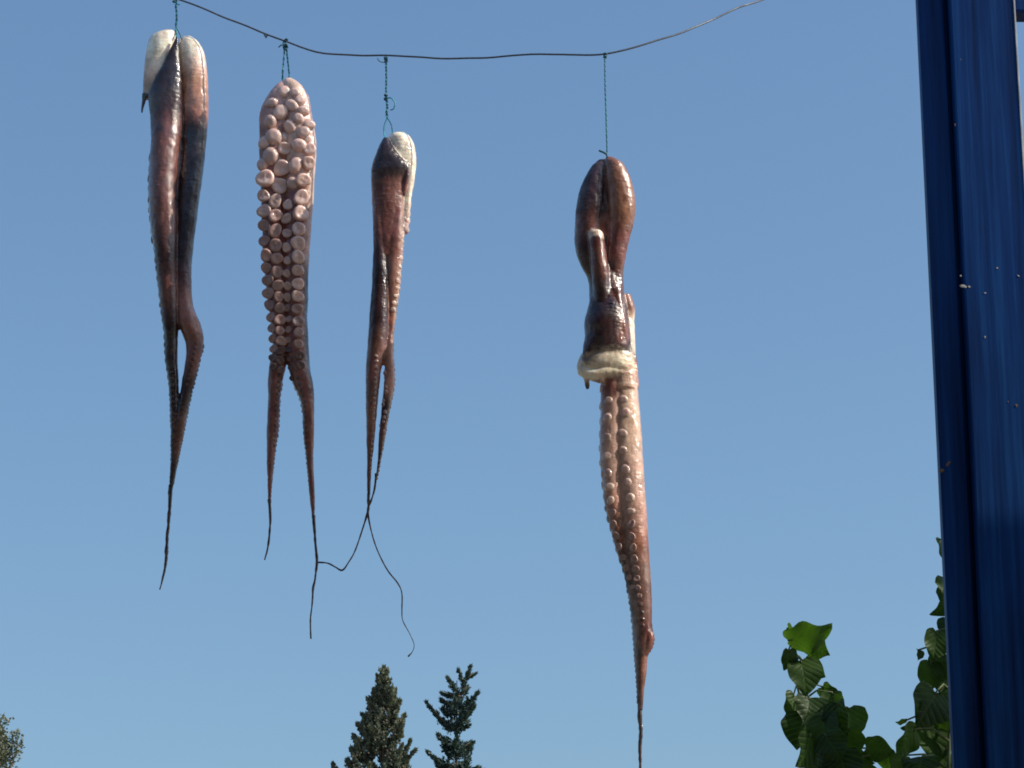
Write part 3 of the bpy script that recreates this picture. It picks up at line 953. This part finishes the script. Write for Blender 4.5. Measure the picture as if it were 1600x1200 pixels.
s2, L2 = string_thing(445, 64, 'blue twine loop with a big knot above the pink suckered octopus')
knot(s2, L2(446, 67), 0.0040, 2)
knot(s2, L2(445.5, 74), 0.0030, 5)
twine(s2, [L2(444.5, 74), L2(443.5, 90), L2(442, 108), L2(441, 130, .004)], 0.0008, 3)
twine(s2, [L2(447.5, 74), L2(449, 90), L2(451, 108), L2(453, 130, -.004)], 0.0008, 5)
link('twine_end', mesh_of('t', *tube([L2(445, 72), L2(440, 70, -.004), L2(435, 74, -.004)], [.0016, .0012, .0008], 6)), M_STRING_DARK, s2)

s3, L3 = string_thing(603, 87, 'blue twine with a curled loose end above the slim reddish octopus')
knot(s3, L3(603, 93), 0.0028, 3)
link('twine_end', mesh_of('t', *tube(smooth_path([tuple(L3(602, 97)), tuple(L3(596, 97, -.003)), tuple(L3(591, 94, -.004)), tuple(L3(590, 91, -.004))], .002), .0008, 6)), M_STRING_DARK, s3)
twine(s3, [L3(603, 95), L3(603.5, 120), L3(603, 148)], 0.0009, 5)
knot(s3, L3(603, 152), 0.0026, 4)
twine(s3, [L3(603.5, 154), L3(605, 166), L3(604, 176), L3(605, 184)], 0.0011, 3)
link('loose_loop', mesh_of('t', *tube(smooth_path([tuple(L3(604, 154)), tuple(L3(611, 153, -.004)), tuple(L3(617, 161, -.006)), tuple(L3(615, 170, -.004)), tuple(L3(610, 172, -.003))], .002), .0010, 6)), M_STRING, s3)
link('strand', mesh_of('t', *tube(smooth_path([tuple(L3(605, 184)), tuple(L3(600.5, 196)), tuple(L3(600, 208)), tuple(L3(602, 217, -.01))], .002), .0009, 6)), M_STRING, s3)
link('strand', mesh_of('t', *tube(smooth_path([tuple(L3(605, 184)), tuple(L3(611, 194)), tuple(L3(613, 206)), tuple(L3(613, 216, .004))], .002), .0009, 6)), M_STRING, s3)

s4, L4 = string_thing(945, 84, 'long thin twine above the brown sac of the rightmost octopus')
knot(s4, L4(945.5, 87), 0.0022, 6)
twine(s4, [L4(945, 86), L4(945.5, 130), L4(947, 180), L4(948.5, 240), L4(947, 252, -.004)], 0.00075, 22)
link('twine_end', mesh_of('t', *tube(smooth_path([tuple(L4(948, 250, -.006)), tuple(L4(948.5, 243, -.006)), tuple(L4(944, 238.5, -.006)), tuple(L4(939, 236.5, -.006)), tuple(L4(936, 235, -.006))], .001), [.0014] * 3 + [.0015] * 40, 7)), M_STRING_DARK, s4)


# ------------------------------------------------------------------ far trees
def spray_mesh(name, spots, mat, parent):
    """spots: (position, direction, length, width) -> many small three-finger foliage sprays in one mesh"""
    V, F = [], []
    for p, d, l, w in spots:
        d = d.normalized()
        s_ = d.orthogonal().normalized()
        s_ = Matrix.Rotation(random.uniform(0, 6.28), 3, d) @ s_
        u = d.cross(s_)
        for k in (-1, 0, 1):
            o = len(V)
            dd = (d + s_ * 0.55 * k + u * random.uniform(-.3, .3)).normalized() * l * (1 if k == 0 else 0.75)
            V += [p + s_ * w * 0.15, p + dd * 0.5 + u * w * 0.5 + s_ * w * .4, p + dd, p + dd * 0.5 - s_ * w * 0.5]
            F.append((o, o + 1, o + 2, o + 3))
    return link(name, mesh_of(name, V, F, False), mat, parent)


def conifer(name, label, px, ptop, Y, outline, mat, n, group, lean=0.0, branches=None, spray=(0.16, 0.07), cones=0, below=1.0):
    top = at(px, ptop, Y)
    s_ = Y / (CP * FPX)
    root = empty(name, (top.x, Y, 0))
    H = top.z
    tv, tf = tube([(0, 0, z * H * 0.985) for z in (0, .1, .3, .6, .85, 1)], [.32, .26, .2, .12, .04, .01], 9)
    link('trunk', mesh_of('trunk', tv, tf), M_BARK, root)
    spots = []

    def outl(h):                                   # h metres below the top -> (left, right) half widths
        v = h / s_
        for (a, b_) in zip(outline, outline[1:]):
            if v <= b_[0]:
                t = (v - a[0]) / (b_[0] - a[0])
                return (a[1] + (b_[1] - a[1]) * t) * s_, (a[2] + (b_[2] - a[2]) * t) * s_
        l_, r_ = outline[-1][1] * s_, outline[-1][2] * s_
        g = 1 + (h - outline[-1][0] * s_) / (H * 0.55)
        return l_ * min(g, 2.4), r_ * min(g, 2.4)

    vis = 190 * s_
    if branches is None:
        k = 0
        while k < n:
            h = vis * random.random() ** 0.75
            lw, rw = outl(h)
            q = random.uniform(0, 2 * math.pi)
            wid = rw if math.cos(q) > 0 else lw
            rad = random.random() ** 0.45
            clump = noise.noise(Vector((math.cos(q) * 2.2, math.sin(q) * 2.2, h * 2.6)) + Vector((px, 0, 0)))
            if rad > 0.78 + 0.42 * clump:
                continue
            p = Vector((math.cos(q) * wid * rad, math.sin(q) * (lw + rw) / 2 * rad, H - h))
            d = Vector((math.cos(q) * .7, math.sin(q) * .7, random.uniform(.3, 1.3)))
            spots.append((p, d, spray[0] * random.uniform(.5, 1.25), spray[1] * random.uniform(.7, 1.3)))
            k += 1
    else:
        for (x0, y0, x1, y1, fat, cnt) in branches:
            A = at(x0, y0, Y) - Vector(root.location)
            Bp = at(x1, y1, Y) - Vector(root.location)
            hw = abs((x0 + x1) / 2 - px) * s_
            dy = random.uniform(-.5, .5)
            y0_ = random.uniform(-1, 1) * 0.55 * max(.05, (outl(max(0.0, top.z - A.z - root.location.z))[0] - hw)) if name == 'cypress_tree' else 0.0
            for _ in range(cnt):
                t = random.random() ** 0.8
                c = A.lerp(Bp, t)
                c.z -= 0.16 * (A - Bp).length * math.sin(t * math.pi) * 0.6
                f = fat * s_ * (1.1 - 0.85 * t) * (1.0 if name == 'cypress_tree' else 0.8)
                c += Vector((random.gauss(0, 1) * f * .5, y0_ + dy * t + random.gauss(0, 1) * f * .8, random.gauss(0, 1) * f * .45))
                d = (Bp - A).normalized() + Vector((random.uniform(-.5, .5), random.uniform(-.6, .6), random.uniform(.0, .9)))
                spots.append((c, d, spray[0] * random.uniform(.5, 1.2), spray[1] * random.uniform(.7, 1.2)))
            bm_v, bm_f = tube([A, A.lerp(Bp, .5) - Vector((0, 0, 0.08 * (A - Bp).length)), A.lerp(Bp, .9)], [.025, .015, .006], 5)
            link('branch', mesh_of('branch', bm_v, bm_f), M_BARK, root)
    # the rest of the crown down to the ground, coarser
    m = int(5200 * below)
    for _ in range(m):
        h = random.uniform(vis * 0.92, H - 1.2)
        lw, rw = outl(h)
        q = random.uniform(0, 2 * math.pi)
        rad = random.random() ** 0.4
        w = (lw + rw) / 2
        if rad > 0.85 + 0.4 * noise.noise(Vector((math.cos(q) * 2, math.sin(q) * 2, h * 1.2))):
            continue
        spots.append((Vector((math.cos(q) * w * rad, math.sin(q) * w * rad, H - h)), Vector((math.cos(q), math.sin(q), .6)), .55 * random.uniform(.6, 1.2), .3))
    spray_mesh('crown', spots, mat, root)
    if cones:
        parts = []
        for _ in range(cones):
            h = vis * random.uniform(.1, 1)
            lw, rw = outl(h)
            q = random.uniform(-math.pi, 0)
            p = Vector((math.cos(q) * (rw if math.cos(q) > 0 else lw) * .93, math.sin(q) * (lw + rw) * .47, H - h))
            bmv = [p + Vector(v) * 0.026 for v in ((1, 0, 0), (-1, 0, 0), (0, 1, 0), (0, -1, 0), (0, 0, 1), (0, 0, -1))]
            parts.append((bmv, [(0, 2, 4), (2, 1, 4), (1, 3, 4), (3, 0, 4), (2, 0, 5), (1, 2, 5), (3, 1, 5), (0, 3, 5)]))
        tag(link('seed_cones', mesh_of('cones', *joined(parts)), M_CONE, root), kind='stuff')
    tag(root, label, 'tree', group)
    return root


cyp_out = [(0, 2, 2), (12, 6, 6), (30, 13, 8), (40, 16, 14), (55, 21, 19), (75, 26, 22), (85, 31, 27), (110, 38, 28), (125, 45, 28), (140, 50, 34), (155, 54, 36), (175, 58, 40)]
cyp_br = [(601, 1080, 601, 1046, 5, 150), (597, 1085, 593, 1060, 5, 90), (600, 1100, 588, 1068, 6, 110), (612, 1098, 617, 1072, 4, 90), (590, 1120, 575, 1096, 7, 130), (612, 1120, 625, 1099, 6, 110),
          (582, 1135, 566, 1116, 7, 130), (616, 1140, 631, 1117, 6, 120), (574, 1150, 559, 1128, 8, 150), (620, 1155, 630, 1133, 7, 130), (566, 1168, 552, 1147, 8, 150), (628, 1182, 641, 1161, 5, 80), (630, 1190, 648, 1176, 5, 80),
          (560, 1185, 548, 1166, 8, 150), (556, 1205, 542, 1184, 9, 160), (526, 1210, 520, 1191, 5, 60), (622, 1205, 636, 1188, 8, 140), (540, 1215, 523, 1205, 6, 60)]
rnd_c = random.Random(21)
for _ in range(150):
    v = 12 + 175 * rnd_c.random() ** 0.8
    for a_, b_ in zip(cyp_out, cyp_out[1:]):
        if v <= b_[0]:
            t_ = (v - a_[0]) / (b_[0] - a_[0])
            lw_, rw_ = a_[1] + (b_[1] - a_[1]) * t_, a_[2] + (b_[2] - a_[2]) * t_
            break
    else:
        lw_, rw_ = 58, 40
    u_ = rnd_c.uniform(-.86, .86)
    x_ = 600 + (u_ * lw_ if u_ < 0 else u_ * rw_)
    cyp_br.append((x_ - 4 * u_, 1046 + v + 15, x_ + 5 * u_, 1046 + v - rnd_c.uniform(6, 16), 6, 62))
conifer('cypress_tree', 'dense pointed cypress below the two middle octopuses', 600, 1048, 70, cyp_out,
        M_CYP, 0, 'far trees along the bottom', branches=cyp_br, spray=(0.11, 0.05), cones=160)
conifer('conifer_tree', 'spiky open-branched conifer right of the dense cypress', 714, 1046, 78,
        [(0, 2, 2), (40, 16, 16), (90, 18, 18), (150, 30, 20), (190, 40, 30)], M_CONIF, 0, 'far trees along the bottom',
        branches=[(722, 1075, 735, 1042, 6, 110), (724, 1066, 717, 1052, 5, 60), (726, 1060, 742, 1050, 4, 55), (718, 1085, 700, 1064, 7, 110), (720, 1088, 690, 1078, 6, 90), (722, 1085, 730, 1070, 7, 80),
                  (716, 1105, 690, 1090, 10, 170), (718, 1108, 746, 1088, 10, 170), (716, 1100, 716, 1080, 12, 160), (712, 1120, 692, 1104, 12, 170), (718, 1125, 740, 1107, 12, 180), (712, 1140, 667, 1096, 8, 190), (714, 1118, 714, 1100, 18, 240),
                  (716, 1140, 730, 1118, 14, 190), (710, 1142, 690, 1125, 10, 150), (718, 1140, 732, 1136, 6, 60), (714, 1150, 716, 1130, 5, 60),
                  (712, 1168, 686, 1153, 10, 170), (716, 1170, 737, 1158, 10, 170), (712, 1185, 694, 1166, 12, 180), (716, 1182, 732, 1170, 14, 220), (714, 1175, 714, 1155, 12, 160), (708, 1200, 669, 1179, 9, 190), (712, 1205, 684, 1194, 12, 180), (716, 1205, 732, 1188, 13, 200), (714, 1225, 690, 1208, 20, 220), (714, 1225, 745, 1205, 20, 220)],
        spray=(0.13, 0.04))

# grey-leaved tree at the left edge
Yg = 60
tp = at(-45, 1120, Yg)
gt = empty('grey_tree', (tp.x, Yg, 0))
H = tp.z
sg = Yg / (CP * FPX)
tv, tf = tube([(0, 0, 0), (.1, 0, H * .3), (-.1, .1, H * .6), (.05, 0, H * .93)], [.35, .28, .18, .04], 9)
link('trunk', mesh_of('trunk', tv, tf), M_BARK, gt)
spots = []
clumps = []
for _ in range(330):
    q, z = random.uniform(0, 6.28), random.uniform(-1, 1)
    rr = (1 - z * z) ** .5 * random.uniform(.75, 1)
    wide = 1.0 if z > 0 else 1.35
    clumps.append(Vector((math.cos(q) * rr * 62 * sg * wide - (0.25 if z < 0 else 0), math.sin(q) * rr * 62 * sg * wide, H - 5 * sg - ((1 - z) * 60 if z > 0 else 60 - z * 170) * sg)))
for x, y in ((4, 1128), (24, 1150), (14, 1165), (22, 1178), (6, 1190), (-4, 1145), (28, 1165)):
    p = at(x, y, Yg) - Vector(gt.location)
    clumps.append(p)
for c in clumps:
    for _ in range(44):
        p = c + Vector((random.gauss(0, 1), random.gauss(0, 1), random.gauss(0, 1))) * 5.0 * sg
        spots.append((p, Vector((random.uniform(-1, 1), random.uniform(-1, 1), random.uniform(-.3, 1))), .085 * random.uniform(.5, 1.3), .035))
for i in range(0, len(clumps), 14):
    link('branch', mesh_of('b', *tube([(0, 0, H * .55), clumps[i] * .5 + Vector((0, 0, H * .35)), clumps[i]], [.08, .04, .012], 6)), M_BARK, gt)
spray_mesh('crown', spots, M_OLIVE, gt)
tag(gt, 'grey-green treetop just showing at the bottom left edge', 'tree', 'far trees along the bottom')


# ------------------------------------------------------------------ vine shoots behind the post
def leaf_mesh(seed):
    rnd = random.Random(seed)
    fold, curl, wave = rnd.uniform(-.05, .45), rnd.uniform(.1, .55), rnd.uniform(.03, .09)
    ph = rnd.uniform(0, 6)
    V, F = [], []
    prof = [(0.0, .05, 0), (.06, .30, 0), (.16, .43, 0), (.3, .49, 0), (.46, .48, 0), (.62, .42, 0), (.76, .31, 0), (.88, .17, 0), (1.0, .012, 0)]
    pr2 = []
    for q in range(len(prof) - 1):
        for k in range(2):
            a_, b_, c_, d_ = prof[max(q - 1, 0)], prof[q], prof[q + 1], prof[min(q + 2, len(prof) - 1)]
            pr2.append((crom(a_[0], b_[0], c_[0], d_[0], k / 2), crom(a_[1], b_[1], c_[1], d_[1], k / 2)))
    pr2.append((1.0, .012))
    rows, cols = len(pr2), 4
    asym = rnd.uniform(.88, 1.12)
    for t, w in pr2:
        for k in range(-cols, cols + 1):
            u = k / cols
            x = w * u * (asym if u > 0 else 2 - asym) * (1 + .02 * math.sin(t * 17 + ph))
            back = -0.10 * abs(u) ** 1.5 if t < .2 else 0
            y = t + (back if t > 0 else 0)
            z = fold * abs(x) - curl * (t - .25) ** 2 + wave * math.sin(t * 11 + ph + 2 * u) * abs(u)
            V.append((x, y, z))
    nc = 2 * cols + 1
    for i in range(rows - 1):
        for k in range(nc - 1):
            a = i * nc + k
            F.append((a, a + 1, a + nc + 1, a + nc))
    me = mesh_of('leaf', V, F)
    me.materials.append(M_LEAF)
    return me


LEAVES = [leaf_mesh(i) for i in range(10)]


def vine(name, label, Y, stem_px, leaves):
    root = empty(name, (at(*stem_px[0][:2], Y).x, Y, 0))
    o = Vector(root.location)
    pts = [at(x, y, Y + d) - o for x, y, d in stem_px]
    pts = [Vector((pts[0].x, 0, 0)), Vector((pts[0].x + .02, .02, pts[0].z * .5))] + pts
    a = smooth_path([tuple(p) for p in pts], 0.02)
    link('stem', mesh_of('stem', *tube(a, [0.007 - 0.0045 * i / len(a) for i in range(len(a))], 7)), M_STEM, root)
    s_ = Y / (CP * FPX)
    tree = [Vector(p) for p in a]
    for (x, y, size, ang, turn, nod, d) in leaves:
        """leaf middle pixel, length px, direction of its tip (deg, 0 right, -90 down), turn about its midrib, nod of tip towards us"""
        c = at(x, y, Y + d + random.uniform(-.05, .05)) - o
        ang, turn, nod = ang + random.gauss(0, 14), turn + random.gauss(0, 22), nod + random.gauss(0, 16)
        q = R(ang)
        tip = Vector((math.cos(q) * math.cos(R(nod)), -math.sin(R(nod)), math.sin(q) * math.cos(R(nod))))
        nrm = Vector((0, -1, 0)) - tip * Vector((0, -1, 0)).dot(tip)
        nrm = Matrix.Rotation(R(turn), 3, tip) @ nrm.normalized()
        side = tip.cross(nrm)
        m = Matrix(((side.x, tip.x, nrm.x), (side.y, tip.y, nrm.y), (side.z, tip.z, nrm.z))).to_4x4()
        L = size * s_ * random.uniform(.66, .86)
        lf = link('leaf', random.choice(LEAVES), None, root)
        lf.matrix_local = Matrix.Translation(c - tip * L * .45) @ m @ Matrix.Diagonal((L * random.uniform(.92, 1.1), L, L, 1))
        b0 = c - tip * L * .45
        near = min(tree, key=lambda p: (p - b0).length + (0 if p.z < b0.z + .02 else .05))
        link('stalk', mesh_of('stalk', *tube([near, near.lerp(b0, .5) + Vector((0, 0, .012)), b0, b0 + tip * L * .12], [.0022, .0018, .0016, .0012], 5)), M_STEM, root)
    tag(root, label, 'vine', 'vine shoots beside the blue post')
    return root


vine('climbing_vine', 'leafy vine shoot standing free to the left of the blue post, bright leaf on top', 5.3,
     [(1300, 1330, 0), (1290, 1230, 0), (1268, 1150, .02), (1248, 1080, .03), (1240, 1020, .02), (1236, 1000, 0)],
     [(1262, 997, 82, -25, 62, 15, -.03), (1240, 990, 45, -10, 70, 5, 0), (1276, 1012, 50, -48, 55, 10, -.02), (1232, 1030, 42, -110, -50, 10, -.02), (1256, 1052, 74, -80, 0, 25, -.06), (1270, 1045, 50, -50, 15, 15, -.03),
      (1237, 1102, 56, -105, -20, 20, -.02), (1263, 1105, 70, -85, 30, 25, -.05), (1296, 1085, 52, -62, 45, 10, 0), (1300, 1097, 44, -85, 10, 20, .02), (1312, 1120, 66, -70, 48, 15, -.04), (1328, 1128, 60, -75, -10, 20, 0),
      (1250, 1140, 72, -100, -12, 25, -.03), (1285, 1140, 76, -80, 12, 25, -.04), (1262, 1170, 80, -95, -8, 25, -.06), (1300, 1165, 74, -75, 8, 25, -.05), (1328, 1160, 60, -70, 20, 20, -.02), (1278, 1196, 82, -88, 0, 25, -.07),
      (1318, 1196, 76, -75, 15, 25, -.05), (1340, 1185, 56, -60, 25, 20, 0), (1372, 1172, 56, -28, 40, 10, -.02), (1388, 1190, 44, -70, 20, 15, 0), (1305, 1225, 84, -90, 0, 25, 0), (1345, 1228, 80, -80, 10, 25, 0), (1270, 1225, 70, -100, 0, 25, 0)])
vine('climbing_vine', 'leafy vine shoot climbing tight behind the blue post', 5.0,
     [(1480, 1330, 0), (1482, 1200, 0), (1485, 1100, 0), (1490, 1000, 0), (1488, 900, 0), (1486, 840, 0)],
     [(1476, 858, 56, -95, -35, 15, 0), (1476, 912, 44, -100, -30, 15, 0), (1474, 948, 48, -105, -30, 15, 0), (1478, 975, 40, -80, 10, 15, 0), (1462, 1006, 66, -115, -10, 20, -.03), (1436, 1022, 20, -95, -40, 10, 0), (1452, 1054, 60, -115, -25, 20, -.03),
      (1470, 1040, 66, -90, 0, 20, 0), (1478, 1065, 60, -80, 0, 20, .03), (1455, 1098, 84, -105, -12, 25, -.04), (1474, 1110, 80, -85, 5, 25, 0), (1441, 1118, 70, -105, -20, 20, -.02), (1409, 1128, 22, -160, -45, 5, 0), (1412, 1138, 12, -170, 0, 5, 0),
      (1418, 1158, 70, -150, -30, 15, -.03), (1455, 1150, 84, -95, 0, 25, -.03), (1438, 1192, 80, -110, -5, 25, -.04), (1470, 1160, 76, -85, 5, 25, 0), (1405, 1196, 56, -115, -25, 20, -.02), (1472, 1205, 84, -90, 0, 25, -.02), (1446, 1225, 80, -95, 0, 25, 0), (1412, 1228, 76, -100, 0, 25, 0),
      (1490, 930, 60, -80, 10, 20, 0), (1492, 1000, 60, -80, 10, 20, .02)])
